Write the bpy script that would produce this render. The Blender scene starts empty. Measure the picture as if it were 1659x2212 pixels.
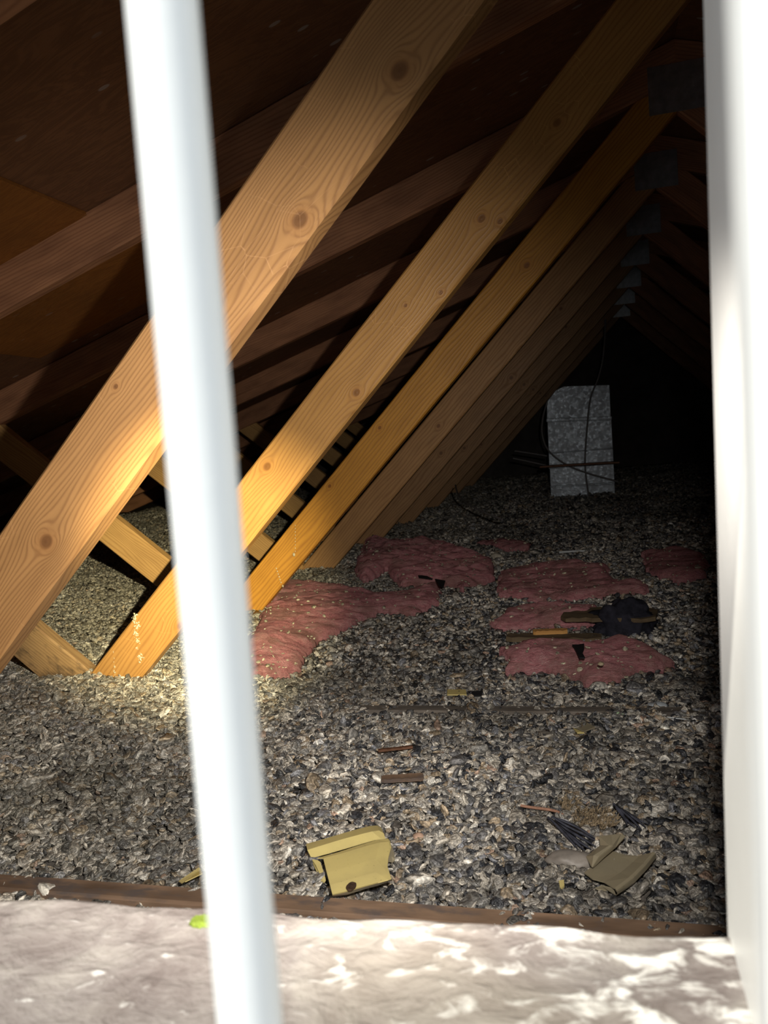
import bpy, bmesh, math, random
import numpy as np
from mathutils import Vector, Matrix
random.seed(7); RNG = np.random.RandomState(11)
SC = bpy.context.scene; COL = SC.collection

# ------------------------------------------------------------------ camera
F_PX, YAW, PITCH, ROLL, CAM_Z = 1737.1, 0.25993, 0.09203, 0.08152, 0.47801
CX, CY = 829.5, 1106.0
def cam_axes():
    cy, sy, cp, sp = math.cos(YAW), math.sin(YAW), math.cos(PITCH), math.sin(PITCH)
    f = Vector((-sy*cp, cy*cp, -sp)); r = Vector((cy, sy, 0)); d = f.cross(r)
    cr, sr = math.cos(ROLL), math.sin(ROLL)
    return r*cr + d*sr, d*cr - r*sr, f
AX_R, AX_D, AX_F = cam_axes()
EYE = Vector((0, 0, CAM_Z))
def ray(x, y): return AX_R*((x-CX)/F_PX) + AX_D*((y-CY)/F_PX) + AX_F
def at_y(x, y, Y):            # point of the place seen at a pixel of the photograph, at depth Y
    d = ray(x, y); return EYE + d*(Y/d.y)
def at_z(x, y, Z=0.0):        # the same, on the level Z
    d = ray(x, y); return EYE + d*((Z-EYE.z)/d.z)
cam_d = bpy.data.cameras.new('camera'); cam = bpy.data.objects.new('camera', cam_d); COL.objects.link(cam)
cam.matrix_world = Matrix(((AX_R.x, -AX_D.x, -AX_F.x, 0), (AX_R.y, -AX_D.y, -AX_F.y, 0),
                           (AX_R.z, -AX_D.z, -AX_F.z, CAM_Z), (0, 0, 0, 1)))
cam_d.sensor_fit = 'HORIZONTAL'; cam_d.sensor_width = 36.0; cam_d.lens = F_PX/1659*36
cam_d.clip_start = 0.01; cam_d.clip_end = 100
cam_d.dof.use_dof = True; cam_d.dof.focus_distance = 1.5; cam_d.dof.aperture_fstop = 15.0
SC.camera = cam

# ------------------------------------------------------------------ light
SC.view_settings.view_transform = 'Standard'; SC.view_settings.look = 'None'
SC.view_settings.exposure = 0.0; SC.view_settings.gamma = 1.0; SC.view_settings.use_curve_mapping = False
world = bpy.data.worlds.new('sky'); SC.world = world; world.use_nodes = True
bg = world.node_tree.nodes['Background']; bg.inputs[0].default_value = (0.84, 0.92, 1.0, 1); bg.inputs[1].default_value = 0.95
def lamp(name, kind, loc, energy, color, aim=None, **kw):
    l = bpy.data.lights.new(name, kind); o = bpy.data.objects.new(name, l); COL.objects.link(o)
    o.location = loc; l.energy = energy; l.color = color
    if aim is not None: o.rotation_euler = (Vector(aim)-Vector(loc)).to_track_quat('-Z', 'Y').to_euler()
    for k, v in kw.items(): setattr(l, k, v)
    return o
TORCH = (0.035, 0.20, 0.535)
HOT = at_y(420, 1240, 1.6)
lamp('torch_beam', 'SPOT', TORCH, 300, (1.0, 0.86, 0.48), HOT, spot_size=math.radians(27), spot_blend=1.0, shadow_soft_size=0.006)
lamp('torch_spill', 'SPOT', TORCH, 56, (1.0, 0.93, 0.84), at_y(520, 1440, 1.5), spot_size=math.radians(91), spot_blend=1.0, shadow_soft_size=0.006)
lamp('sun', 'SUN', (-2, -2, 4), 5.6, (1.0, 0.95, 0.84), aim=(-2+0.62, -2+0.78, 4-1.7), angle=math.radians(0.6))

# ------------------------------------------------------------------ node helpers
class NT:
    def __init__(s, name):
        s.m = bpy.data.materials.new(name); s.m.use_nodes = True; s.t = s.m.node_tree
        s.b = s.t.nodes['Principled BSDF']
    def n(s, typ, **kw):
        nd = s.t.nodes.new(typ)
        for k, v in kw.items(): setattr(nd, k, v)
        return nd
    def put(s, sock, v):
        if isinstance(v, bpy.types.NodeSocket): s.t.links.new(v, sock)
        else: sock.default_value = v
    def math(s, op, *a):
        nd = s.n('ShaderNodeMath', operation=op)
        for i, v in enumerate(a): s.put(nd.inputs[i], v)
        return nd.outputs[0]
    def add(s, a, b): return s.math('ADD', a, b)
    def sub(s, a, b): return s.math('SUBTRACT', a, b)
    def mul(s, a, b): return s.math('MULTIPLY', a, b)
    def div(s, a, b): return s.math('DIVIDE', a, b)
    def coords(s, scale=(1, 1, 1), rot=(0, 0, 0), which='Object'):
        c = s.n('ShaderNodeTexCoord'); mp = s.n('ShaderNodeMapping')
        s.t.links.new(c.outputs[which], mp.inputs[0]); mp.inputs['Scale'].default_value = scale; mp.inputs['Rotation'].default_value = rot
        return mp.outputs[0]
    def noise(s, vec, scale, detail=3, rough=.55, dist=0, out=0):
        nd = s.n('ShaderNodeTexNoise'); s.put(nd.inputs['Vector'], vec); s.put(nd.inputs['Scale'], scale)
        nd.inputs['Detail'].default_value = detail; nd.inputs['Roughness'].default_value = rough; nd.inputs['Distortion'].default_value = dist
        return nd.outputs[out]
    def ramp(s, fac, stops, interp='LINEAR'):
        nd = s.n('ShaderNodeValToRGB'); s.put(nd.inputs[0], fac); r = nd.color_ramp; r.interpolation = interp
        while len(r.elements) < len(stops): r.elements.new(.5)
        for e, (p, c) in zip(r.elements, stops):
            e.position = p; e.color = (*c, 1) if len(c) == 3 else c
        return nd.outputs[0]
    def mix(s, fac, a, b, mode='MIX'):
        nd = s.n('ShaderNodeMix', data_type='RGBA', blend_type=mode)
        s.put(nd.inputs[0], fac); s.put(nd.inputs[6], a if not isinstance(a, tuple) else (*a, 1)); s.put(nd.inputs[7], b if not isinstance(b, tuple) else (*b, 1))
        return nd.outputs[2]
    def bump(s, h, strength=.3, dist=.002):
        nd = s.n('ShaderNodeBump'); nd.inputs['Strength'].default_value = strength; nd.inputs['Distance'].default_value = dist
        s.put(nd.inputs['Height'], h); s.t.links.new(nd.outputs[0], s.b.inputs['Normal'])
    def out(s, color=None, rough=None, spec=None, metal=None):
        if color is not None: s.put(s.b.inputs['Base Color'], color if not isinstance(color, tuple) else (*color, 1))
        if rough is not None: s.put(s.b.inputs['Roughness'], rough)
        if spec is not None: s.put(s.b.inputs['Specular IOR Level'], spec)
        if metal is not None: s.put(s.b.inputs['Metallic'], metal)
        return s.m

def wood(name, light, dark, knots=(), freq=150, seed=0.0, rough=.5, stain=None, dirt=.25, spec=.4, scratch=0.0):
    """planed softwood; grain runs along local x; knots = (x, z, radius)"""
    t = NT(name); c = t.n('ShaderNodeTexCoord').outputs['Object']
    sp = t.n('ShaderNodeSeparateXYZ'); t.put(sp.inputs[0], c); X, Y, Z = sp.outputs
    cb = t.n('ShaderNodeCombineXYZ'); t.put(cb.inputs[0], t.mul(X, 1.6)); t.put(cb.inputs[1], t.add(t.mul(Y, 6), seed)); t.put(cb.inputs[2], t.mul(Z, 9))
    warp = t.sub(t.noise(cb.outputs[0], 1.5, 2), .5)
    V = t.add(t.add(Z, t.mul(Y, .45)), t.mul(warp, .055))
    dmin = None; core = None; V0 = V
    for (kx, kz, R) in knots:
        dx = t.mul(t.sub(X, kx), .8); dz = t.sub(Z, kz)
        d2 = t.add(t.mul(dx, dx), t.mul(dz, dz))
        q = t.div(R*R*3.0, t.add(d2, R*R*.55))
        V = t.sub(V, t.mul(dz, q))
        dd = t.div(t.math('SQRT', d2), R)
        dmin = dd if dmin is None else t.math('MINIMUM', dmin, dd)
    fine = t.noise(t.coords((4, 60, 60)), 9, 4, .6)
    phase = t.add(t.mul(V, freq), t.mul(fine, 1.1))
    ring = t.add(t.mul(t.math('SINE', phase), .5), .5)
    ring = t.math('POWER', ring, 2.6)
    if dmin is not None:
        kr = t.math('POWER', t.add(t.mul(t.math('SINE', t.add(t.mul(dmin, 9), t.mul(fine, 2))), .5), .5), 2.0)
        inside = t.math('SMOOTH_MIN', t.math('MAXIMUM', t.sub(2.0, t.mul(dmin, 1.15)), 0.0), 1.0, .2)
        mr = t.n('ShaderNodeMix', data_type='FLOAT'); t.put(mr.inputs[0], inside); t.put(mr.inputs[2], ring); t.put(mr.inputs[3], t.mul(kr, .8)); ring = mr.outputs[0]
    big = t.noise(t.coords((2.2, 8, 8)), 3 + seed*.13, 3)
    col = t.mix(t.mul(ring, .50), light, dark)
    col = t.mix(t.math('MULTIPLY', t.ramp(big, [(.38, (0, 0, 0)), (.7, (1, 1, 1))]), dirt), col, tuple(v*.55 for v in dark), 'MIX')
    if dmin is not None:
        k = t.ramp(dmin, [(0, (1, 1, 1)), (.55, (1, 1, 1)), (.85, (.0, .0, .0))]); k2 = t.n('ShaderNodeMath', operation='MULTIPLY'); t.put(k2.inputs[0], k); k2.inputs[1].default_value = .72
        col = t.mix(k2.outputs[0], col, tuple(v*.35+.01 for v in dark))
        halo = t.ramp(t.mul(dmin, .5), [(.3, (1, 1, 1)), (.95, (0, 0, 0))]); h2 = t.n('ShaderNodeMath', operation='MULTIPLY'); t.put(h2.inputs[0], halo); h2.inputs[1].default_value = .25
        col = t.mix(h2.outputs[0], col, (dark[0]*1.25, dark[1]*1.0, dark[2]*.7))
    if scratch:
        w = t.n('ShaderNodeTexVoronoi', feature='DISTANCE_TO_EDGE'); t.put(w.inputs['Vector'], t.coords((14, 10, 22), (0, .7, 0))); w.inputs['Scale'].default_value = 1.6
        sc = t.ramp(w.outputs[0], [(0, (1, 1, 1)), (.012, (0, 0, 0))]); ms = t.math('MULTIPLY', sc, t.mul(t.ramp(t.noise(c, 9, 2), [(.5, (0, 0, 0)), (.62, (1, 1, 1))]), scratch))
        col = t.mix(ms, col, (min(light[0]*1.5, .9), min(light[1]*1.6, .8), light[2]*1.9))
    if stain:
        s_ = t.ramp(t.noise(t.coords((5, 12, 12)), 2.5, 5, .65), [(.5, (0, 0, 0)), (.64, (1, 1, 1))]); col = t.mix(s_, col, stain)
    t.bump(t.add(t.mul(ring, .8), t.mul(fine, .7)), .22, .0012)
    return t.out(col, t.add(rough, t.mul(ring, .12)), spec)

W, T = .097, .035
TW, TC, TS = .78253, .31193, .69503                # web, rafter and short web slopes
XF, XS = -.98092, -1.24214
ZC = lambda x: 1.0176 + (x+.6)*math.tan(TC)        # underside of the left rafters
RIDGE = .247
SP, Y1 = .68124, .83709
def TY(n): return Y1 + (n-1)*SP

# ------------------------------------------------------------------ object helpers
def finish(name, bm, mat, parent=None, smooth=False):
    me = bpy.data.meshes.new(name); bm.normal_update(); bm.to_mesh(me); bm.free()
    if mat: me.materials.append(mat)
    if smooth:
        for p in me.polygons: p.use_smooth = True
    o = bpy.data.objects.new(name, me); COL.objects.link(o)
    if parent is not None: o.parent = parent
    return o
def tag(o, label=None, cat=None, group=None, kind=None):
    if label: o['label'] = label
    if cat: o['category'] = cat
    if group: o['group'] = group
    if kind: o['kind'] = kind
    return o
def empty(name, loc=(0, 0, 0)):
    o = bpy.data.objects.new(name, None); COL.objects.link(o); o.location = loc; o.empty_display_size = .05; return o
def box_bm(x0, x1, y0, y1, z0, z1, bev=0.0, bm=None):
    own = bm is None
    if own: bm = bmesh.new()
    r = bmesh.ops.create_cube(bm, size=1)
    for v in r['verts']:
        v.co = Vector(((x0+x1)/2+v.co.x*(x1-x0), (y0+y1)/2+v.co.y*(y1-y0), (z0+z1)/2+v.co.z*(z1-z0)))
    if bev and own: bmesh.ops.bevel(bm, geom=bm.edges[:], offset=bev, segments=2, affect='EDGES', profile=.5)
    return bm
def lattice(seed, n=64):
    return np.random.RandomState(seed).rand(n, n)
LAT = [lattice(s) for s in range(8)]
def vnoise(x, y, scale, k=0):
    x = np.asarray(x, float)*scale + 13.7*k; y = np.asarray(y, float)*scale + 5.1*k
    xi = np.floor(x).astype(int); yi = np.floor(y).astype(int); fx = x-xi; fy = y-yi
    fx = fx*fx*(3-2*fx); fy = fy*fy*(3-2*fy); L = LAT[k % 8]; n = 64
    a = L[xi % n, yi % n]; b = L[(xi+1) % n, yi % n]; c = L[xi % n, (yi+1) % n]; d = L[(xi+1) % n, (yi+1) % n]
    return (a*(1-fx)+b*fx)*(1-fy) + (c*(1-fx)+d*fx)*fy - .5
def sstep(a, b, x):
    t = np.clip((np.asarray(x, float)-a)/(b-a), 0, 1); return t*t*(3-2*t)
def ground(x, y):
    """surface of the loose fill"""
    x = np.asarray(x, float); y = np.asarray(y, float)
    left = sstep(-.5, -.95, x)*sstep(.85, 1.35, y)
    back = sstep(1.6, 2.25, y)
    h = -.078 + .072*np.maximum(left, back) + .05*sstep(3.6, 5.6, y) + .03*sstep(-1.0, -2.2, x)
    amp = .4 + .6*sstep(1.0, 2.5, y)
    h = h + .0035*np.exp(-((y-1.535)/.06)**2)*(x > -.6)
    return h + amp*(.030*vnoise(x, y, 2.6, 0) + .018*vnoise(x, y, 7, 1)) + .010*vnoise(x, y, 22, 2)
def gz(x, y): return float(ground(x, y))
def mesh_np(name, verts, faces, mat, parent=None, smooth=True, colors=None):
    me = bpy.data.meshes.new(name); nv, nf, k = len(verts), len(faces), faces.shape[1]
    me.vertices.add(nv); me.vertices.foreach_set('co', verts.astype(np.float32).ravel())
    me.loops.add(nf*k); me.loops.foreach_set('vertex_index', faces.astype(np.int32).ravel())
    me.polygons.add(nf); me.polygons.foreach_set('loop_start', np.arange(0, nf*k, k, dtype=np.int32))
    if smooth: me.polygons.foreach_set('use_smooth', np.ones(nf, bool))
    me.update(calc_edges=True)
    if colors is not None:
        a = me.color_attributes.new('tint', 'FLOAT_COLOR', 'POINT'); a.data.foreach_set('color', colors.astype(np.float32).ravel())
    me.materials.append(mat); o = bpy.data.objects.new(name, me); COL.objects.link(o)
    if parent is not None: o.parent = parent
    return o
def tube(name, pts, r, mat, parent=None, seg=8):
    cu = bpy.data.curves.new(name, 'CURVE'); cu.dimensions = '3D'; cu.bevel_depth = r; cu.bevel_resolution = 2; cu.use_fill_caps = True
    s = cu.splines.new('NURBS'); s.points.add(len(pts)-1); s.order_u = min(4, len(pts)); s.use_endpoint_u = True
    for p, q in zip(s.points, pts): p.co = (*q, 1)
    tmp = bpy.data.objects.new(name+'_c', cu); COL.objects.link(tmp)
    dg = bpy.context.evaluated_depsgraph_get(); me = bpy.data.meshes.new_from_object(tmp.evaluated_get(dg)); me.name = name
    bpy.data.objects.remove(tmp); bpy.data.curves.remove(cu)
    me.materials.clear(); me.materials.append(mat)
    for p in me.polygons: p.use_smooth = True
    o = bpy.data.objects.new(name, me); COL.objects.link(o)
    if parent is not None: o.parent = parent
    return o

# ------------------------------------------------------------------ materials
def mat_plain(name, col, rough=.6, spec=.4, metal=0, nscale=0, var=.3, bump=0, bscale=60):
    t = NT(name); c = t.coords()
    base = tuple(col)
    if nscale:
        n = t.ramp(t.noise(c, nscale, 5, .6), [(.3, tuple(v*(1-var) for v in base)), (.7, tuple(min(1, v*(1+var)) for v in base))])
    else: n = base
    if bump: t.bump(t.noise(c, bscale, 4, .6), bump, .002)
    return t.out(n, rough, spec, metal)
M_white = mat_plain('white_paint', (.83, .84, .82), .42, .5, 0, 14, .03, .08, 40)
M_brick = mat_plain('render_coat', (.42, .40, .37), .9, .2, 0, 9, .25, .5, 30)
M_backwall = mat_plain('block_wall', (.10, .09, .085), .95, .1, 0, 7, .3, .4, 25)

def mat_sheathing(name, a, b, fleck=.5):
    t = NT(name); c = t.coords()
    g = t.noise(t.coords((1.2, 7, 7)), 2.2, 5, .6, 1.2)
    rings = t.math('SINE', t.mul(g, 60)); rings = t.add(t.mul(rings, .5), .5)
    col = t.mix(t.mul(rings, .5), a, b)
    dk = t.ramp(t.noise(c, 1.7, 5, .65), [(.42, (0, 0, 0)), (.68, (1, 1, 1))]); col = t.mix(t.mul(dk, .55), col, tuple(v*.35 for v in a))
    sv = t.n('ShaderNodeTexVoronoi'); t.put(sv.inputs['Vector'], t.coords((1.0, 2.4, 1.0), (0, 0, .6))); sv.inputs['Scale'].default_value = 10
    f = t.ramp(sv.outputs['Distance'], [(0, (1, 1, 1)), (.10, (1, 1, 1)), (.13, (0, 0, 0))])
    f = t.mul(f, t.ramp(t.noise(c, 3, 2), [(.42, (0, 0, 0)), (.5, (1, 1, 1))])); f = t.mul(f, fleck)
    col = t.mix(f, col, (.45, .43, .40))
    t.bump(t.add(rings, t.noise(c, 40, 4)), .2, .002)
    return t.out(col, .75, .25)
M_sheath = mat_sheathing('sheathing', (.24, .115, .055), (.125, .055, .030))
M_sheath2 = mat_sheathing('sheathing_orange', (.34, .135, .03), (.22, .080, .018), .2)

def mat_fill(name):
    t = NT(name); at = t.n('ShaderNodeVertexColor', layer_name='tint').outputs[0]; c = t.coords()
    sh = t.n('ShaderNodeAttribute', attribute_name='shell'); sx = t.n('ShaderNodeSeparateXYZ'); t.put(sx.inputs[0], sh.outputs['Vector'])
    rr = t.math('SQRT', t.add(t.mul(sx.outputs[0], sx.outputs[0]), t.mul(sx.outputs[1], sx.outputs[1])))
    n = t.noise(c, 260, 3, .6); lo = t.noise(sh.outputs['Vector'], 1.6, 2)
    ring = t.add(t.mul(t.math('SINE', t.add(t.mul(rr, 13), t.mul(lo, 16))), .5), .5)
    rim = t.math('POWER', t.math('MINIMUM', rr, 1.0), 4.0)
    k = t.add(t.add(t.mul(ring, .24), t.mul(n, .72)), t.mul(rim, .18))
    col = t.mix(.85, at, t.ramp(k, [(.25, (.30, .30, .30)), (.5, (.95, .94, .92)), (.85, (2.6, 2.55, 2.45))]), 'MULTIPLY')
    t.bump(t.add(t.mul(ring, .6), n), .7, .0014)
    return t.out(col, t.ramp(n, [(.4, (.25, .25, .25)), (.6, (.6, .6, .6))]), .55)
M_fill = mat_fill('vermiculite')
M_bed = mat_plain('fill_bed', (.10, .09, .08), .9, .2, 0, 120, .7, .9, 130)

def mat_batt():
    t = NT('pink_glass_wool'); c = t.coords()
    s = t.noise(t.coords((1, 1.6, 3)), 28, 7, .7, .8); b = t.noise(c, 9, 4, .6); w = t.noise(t.coords((1, 3, 3)), 110, 4, .7, 1.5)
    col = t.ramp(t.add(t.mul(s, .6), t.mul(w, .4)), [(.36, (.42, .16, .17)), (.48, (.80, .33, .36)), (.66, (.93, .56, .56))])
    col = t.mix(t.mul(t.ramp(b, [(.47, (0, 0, 0)), (.62, (1, 1, 1))]), .5), col, (.34, .22, .17))
    fl = t.n('ShaderNodeTexVoronoi'); t.put(fl.inputs['Vector'], t.coords((1, 1.8, 1))); fl.inputs['Scale'].default_value = 70
    col = t.mix(t.mul(t.ramp(fl.outputs['Distance'], [(.06, (1, 1, 1)), (.16, (0, 0, 0))]), .6), col, (.62, .58, .46))
    t.bump(t.add(t.add(s, t.mul(w, .8)), t.mul(b, .6)), 1.0, .010)
    t.b.inputs['Subsurface Weight'].default_value = .0
    return t.out(col, .95, .1)
M_batt = mat_batt()
def mat_sill():
    t = NT('weathered_sun_dappled_sill'); c = t.coords()
    a = t.noise(c, 16, 6, .65, .6); b = t.noise(t.coords((1, 2.2, 1)), 26, 5, .6, .8); g = t.noise(c, 5, 3)
    col = t.ramp(a, [(.35, (.15, .125, .118)), (.5, (.225, .20, .188)), (.65, (.32, .295, .27))])
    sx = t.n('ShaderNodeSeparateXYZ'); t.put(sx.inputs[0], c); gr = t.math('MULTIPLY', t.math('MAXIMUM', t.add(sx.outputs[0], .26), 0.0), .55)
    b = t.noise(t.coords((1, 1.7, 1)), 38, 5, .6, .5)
    col = t.mix(t.ramp(t.add(b, gr), [(.63, (0, 0, 0)), (.76, (1, 1, 1))]), col, (.75, .74, .71))  # pale blotches, denser to the right: sun dapples put into the base colour
    col = t.mix(t.mul(t.ramp(g, [(.55, (0, 0, 0)), (.7, (1, 1, 1))]), .18), col, (.36, .32, .22))
    t.bump(t.add(a, b), .8, .008)
    return t.out(col, .8, .25)
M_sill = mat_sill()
M_moss = mat_plain('moss', (.15, .20, .03), .95, .1, 0, 90, .5, .8, 120)
M_galv = None
def mat_galv():
    t = NT('galvanised_sheet'); c = t.coords()
    v = t.n('ShaderNodeTexVoronoi'); t.put(v.inputs['Vector'], c); v.inputs['Scale'].default_value = 65
    n = t.noise(c, 7, 4)
    r = t.ramp(v.outputs['Color'], [(.2, (.35, .35, .35)), (.8, (.62, .62, .62))])
    col = t.mix(.6, t.ramp(v.outputs['Color'], [(.2, (.30, .34, .38)), (.8, (.66, .72, .78))]), t.ramp(n, [(.3, (.3, .3, .32)), (.7, (.75, .77, .8))]), 'MULTIPLY')
    t.bump(t.add(v.outputs['Distance'], t.noise(c, 90, 3)), .3, .003)
    return t.out(col, r, .5, .6)
M_galv = mat_galv()
M_plate = mat_galv.__call__() if False else mat_plain('plate_steel', (.42, .45, .48), .42, .5, .85, 40, .2, .2, 90)
M_cable = mat_plain('grey_cable', (.16, .15, .15), .5, .4)
M_pipe = mat_plain('old_copper', (.20, .10, .06), .5, .5, .6, 30, .3)
M_cloth = mat_plain('dark_cloth', (.022, .022, .032), .9, .15, 0, 60, .5, .8, 80)
M_felt = mat_plain('black_felt', (.010, .010, .012), .8, .3, 0, 80, .4, .6, 120)
M_splat = mat_plain('dried_splat', (.66, .60, .42), .8, .3, 0, 120, .3, .8, 160)
def mat_vinyl(name, col, dirt):
    t = NT(name); c = t.coords()
    d = t.ramp(t.noise(c, 22, 5, .6), [(.45, (0, 0, 0)), (.75, (1, 1, 1))])
    s = t.ramp(t.noise(c, 300, 2), [(.70, (0, 0, 0)), (.74, (1, 1, 1))])
    cc = t.mix(t.mul(d, .35), col, dirt); cc = t.mix(t.mul(s, .6), cc, (.06, .045, .02))
    return t.out(cc, .45, .4)
M_vinyl = mat_vinyl('cream_vinyl', (.60, .50, .20), (.34, .28, .14))
M_vinyl_g = mat_vinyl('dusty_vinyl', (.27, .235, .16), (.17, .15, .12))
M_rust = mat_plain('burn_mark', (.055, .032, .02), .9, .2, 0, 200, .5, .7, 300)
M_feather = mat_plain('dark_feather', (.045, .048, .065), .5, .4, 0, 90, .5, .5, 160)
M_fluff = mat_plain('buff_down', (.22, .17, .11), .95, .1, 0, 150, .5, .9, 200)
M_bone = mat_plain('dried_leg', (.28, .15, .10), .7, .3, 0, 90, .3)

# ------------------------------------------------------------------ the shell
# base slab under the fill, fill bed
def bed():
    xs = np.concatenate([np.arange(-4.1, -1.6, .06), np.arange(-1.6, .9, .02), np.arange(.9, 4.7, .08)])
    ys = np.concatenate([np.arange(.402, 2.6, .02), np.arange(2.6, 7.52, .05)])
    gx, gy = np.meshgrid(xs, ys); h = ground(gx, gy)
    # keep the bed a little under the granules, and below the nearest tie beams
    v = np.stack([gx.ravel(), gy.ravel(), (h-.006).ravel()], 1); nx, ny = len(xs), len(ys)
    i = np.arange(nx*ny).reshape(ny, nx); f = np.stack([i[:-1, :-1].ravel(), i[:-1, 1:].ravel(), i[1:, 1:].ravel(), i[1:, :-1].ravel()], 1)
    o = mesh_np('floor', v, f, M_bed); tag(o, kind='structure'); return o
bed()
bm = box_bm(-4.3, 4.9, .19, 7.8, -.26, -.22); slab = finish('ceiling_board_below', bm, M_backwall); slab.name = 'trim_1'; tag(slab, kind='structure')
def gable(name, y0, y1, hole, mat):
    """wall closed up to the roof slopes, with an optional opening (x0, x1, z0, z1)"""
    bm = bmesh.new()
    top = lambda x: (ZC(x) if x <= RIDGE else ZC(2*RIDGE-x)) + .11
    xs = [-4.3, RIDGE, 4.9]
    if hole: xs = sorted(xs+[hole[0], hole[1]])
    for a, b in zip(xs[:-1], xs[1:]):
        spans = [(-.26, None)]
        if hole and a >= hole[0]-1e-6 and b <= hole[1]+1e-6: spans = [(-.26, hole[2]), (hole[3], None)]
        for z0, z1 in spans:
            t0 = z1 if z1 is not None else max(top(a), z0+.02); t1 = z1 if z1 is not None else max(top(b), z0+.02)
            vs = [bm.verts.new(p) for p in ((a, y0, z0), (b, y0, z0), (b, y0, t1), (a, y0, t0), (a, y1, z0), (b, y1, z0), (b, y1, t1), (a, y1, t0))]
            for q in ((0, 1, 2, 3), (5, 4, 7, 6), (0, 4, 5, 1), (3, 2, 6, 7), (1, 5, 6, 2), (0, 3, 7, 4)): bm.faces.new([vs[k] for k in q])
    return tag(finish(name, bm, mat), kind='structure')
SILL_Z = .2175
gable('wall_front', .19, .40, (-.62, .062, SILL_Z-.055, .76), M_brick)
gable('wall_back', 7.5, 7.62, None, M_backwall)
# roof sheathing, left and right slopes
def slope(name, side):
    bm = bmesh.new(); L = 4.6
    box_bm(0, L, .19, 7.62, 0, .018, bm=bm)
    for v in bm.verts: v.co.x -= L if side < 0 else 0
    o = finish(name, bm, M_sheath)
    o.location = (RIDGE, 0, ZC(RIDGE)+W/math.cos(TC)+.001)
    o.rotation_euler = (0, -TC if side < 0 else TC, 0)
    return tag(o, kind='structure')
roofL = slope('ceiling', -1); slope('ceiling', 1)
# one newer, more orange sheathing board, nailed under the left slope
p = at_y(60, 440, 1.9)
bm = box_bm(-1.92, -1.30, .95, 2.10, -.010, -.0005, .001)
bd = finish('sheathing_board', bm, M_sheath2, roofL); bd['label'] = 'newer orange sheathing board'



# ------------------------------------------------------------------ window: sill, jamb, frame
win = empty('window_1', (-.28, .3, SILL_Z)); tag(win, kind='structure')
def child(o, parent):                              # keep the built place while parenting
    o.parent = parent; o.matrix_parent_inverse = Matrix.Translation(-Vector(parent.location)); return o
bm = bmesh.new()
nx, ny = 90, 48
grid = {}
for i in range(nx+1):
    for j in range(ny+1):
        x = -.66+(.76)*i/nx; y = .06+.34*j/ny
        e = 0
        if j == ny: e = .0025*float(vnoise(x, 0, 30, 3)) - .006*max(0, 1-abs(x-(-.02))/.02)*0
        z = SILL_Z - .0045 + .026*(x+.376) + .0035*float(vnoise(x, y, 18, 4)) + .002*float(vnoise(x, y, 60, 5)) - (.004 if j == ny else 0)
        grid[i, j] = bm.verts.new((x, y+e, z))
for i in range(nx):
    for j in range(ny): bm.faces.new((grid[i, j], grid[i+1, j], grid[i+1, j+1], grid[i, j+1]))
lowf = [bm.verts.new((grid[i, 0].co.x, .06, SILL_Z-.05)) for i in range(nx+1)]; lowb = [bm.verts.new((grid[i, ny].co.x, .40, SILL_Z-.05)) for i in range(nx+1)]
for i in range(nx):
    bm.faces.new((lowf[i], lowf[i+1], grid[i+1, 0], grid[i, 0])); bm.faces.new((grid[i, ny], grid[i+1, ny], lowb[i+1], lowb[i])); bm.faces.new((lowb[i], lowb[i+1], lowf[i+1], lowf[i]))
sill = child(finish('window_sill', bm, M_sill, None, True), win); sill['label'] = 'weathered stone sill with sun dapples painted in its colour'
# white jamb lining of the opening, right side
def lean(bm, k=.016):
    for v in bm.verts: v.co.x += k*(v.co.z-SILL_Z)
    return bm
child(finish('window_jamb', lean(box_bm(.0505, .075, .188, .402, SILL_Z-.004, .755, .0015)), M_white), win)
child(finish('window_jamb', box_bm(-.64, -.615, .188, .402, SILL_Z, .76, .0015), M_white), win)
# moss tufts on the sill
moss = empty('moss_tuft', tuple(at_z(444, 1985, SILL_Z)))
def moss_lump(cx, cy, r, n, seed):
    rs = random.Random(seed); bm = bmesh.new()
    for k in range(n):
        a = rs.uniform(0, 6.28); d = r*math.sqrt(rs.random()); q = rs.uniform(.0007, .0016)
        g = bmesh.ops.create_icosphere(bm, subdivisions=1, radius=q)
        for v in g['verts']: v.co = Vector((v.co.x+cx+d*math.cos(a)*1.5, v.co.y+cy+d*math.sin(a), v.co.z*1.3+q*.5))
    return bm
bpy.data.objects.remove(moss)
q = at_z(440, 1992, SILL_Z); o = finish('moss_tuft', moss_lump(0, 0, .0052, 170, 3), M_moss, None, True); q.z += -.0045+.026*(q.x+.376); o.location = q; tag(o, 'bright green moss tuft on the pale sill touching the white bar', 'moss')

# round white bar and the wide post in front of the opening
def rod(x0, y0, z0, x1, y1, z1, r, name, mat):
    bm = bmesh.new(); bmesh.ops.create_cone(bm, cap_ends=True, segments=40, radius1=r, radius2=r, depth=1)
    a, b = Vector((x0, y0, z0)), Vector((x1, y1, z1)); m = Matrix.Translation((a+b)/2) @ (b-a).to_track_quat('Z', 'Y').to_matrix().to_4x4() @ Matrix.Diagonal((1, 1, (b-a).length, 1))
    bmesh.ops.transform(bm, matrix=m, verts=bm.verts)
    for f in bm.faces:
        if len(f.verts) > 4:
            for e in f.edges: e.smooth = False
    return finish(name, bm, mat, None, True)
tp, bt = at_y(350, 0, .15), at_y(541, 2212, .15); dd = (tp-bt)/(tp.z-bt.z)
pb = bt + dd*(SILL_Z-.001-bt.z); pt = bt + dd*(1.0-bt.z)
bar = rod(*pb, *pt, .0070, 'window_bar', M_white)
tag(bar, 'round white vertical bar, blurred, standing on the sill across the left of the opening', 'bar')
lx = at_y(1608, 2005, .126).x
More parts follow.
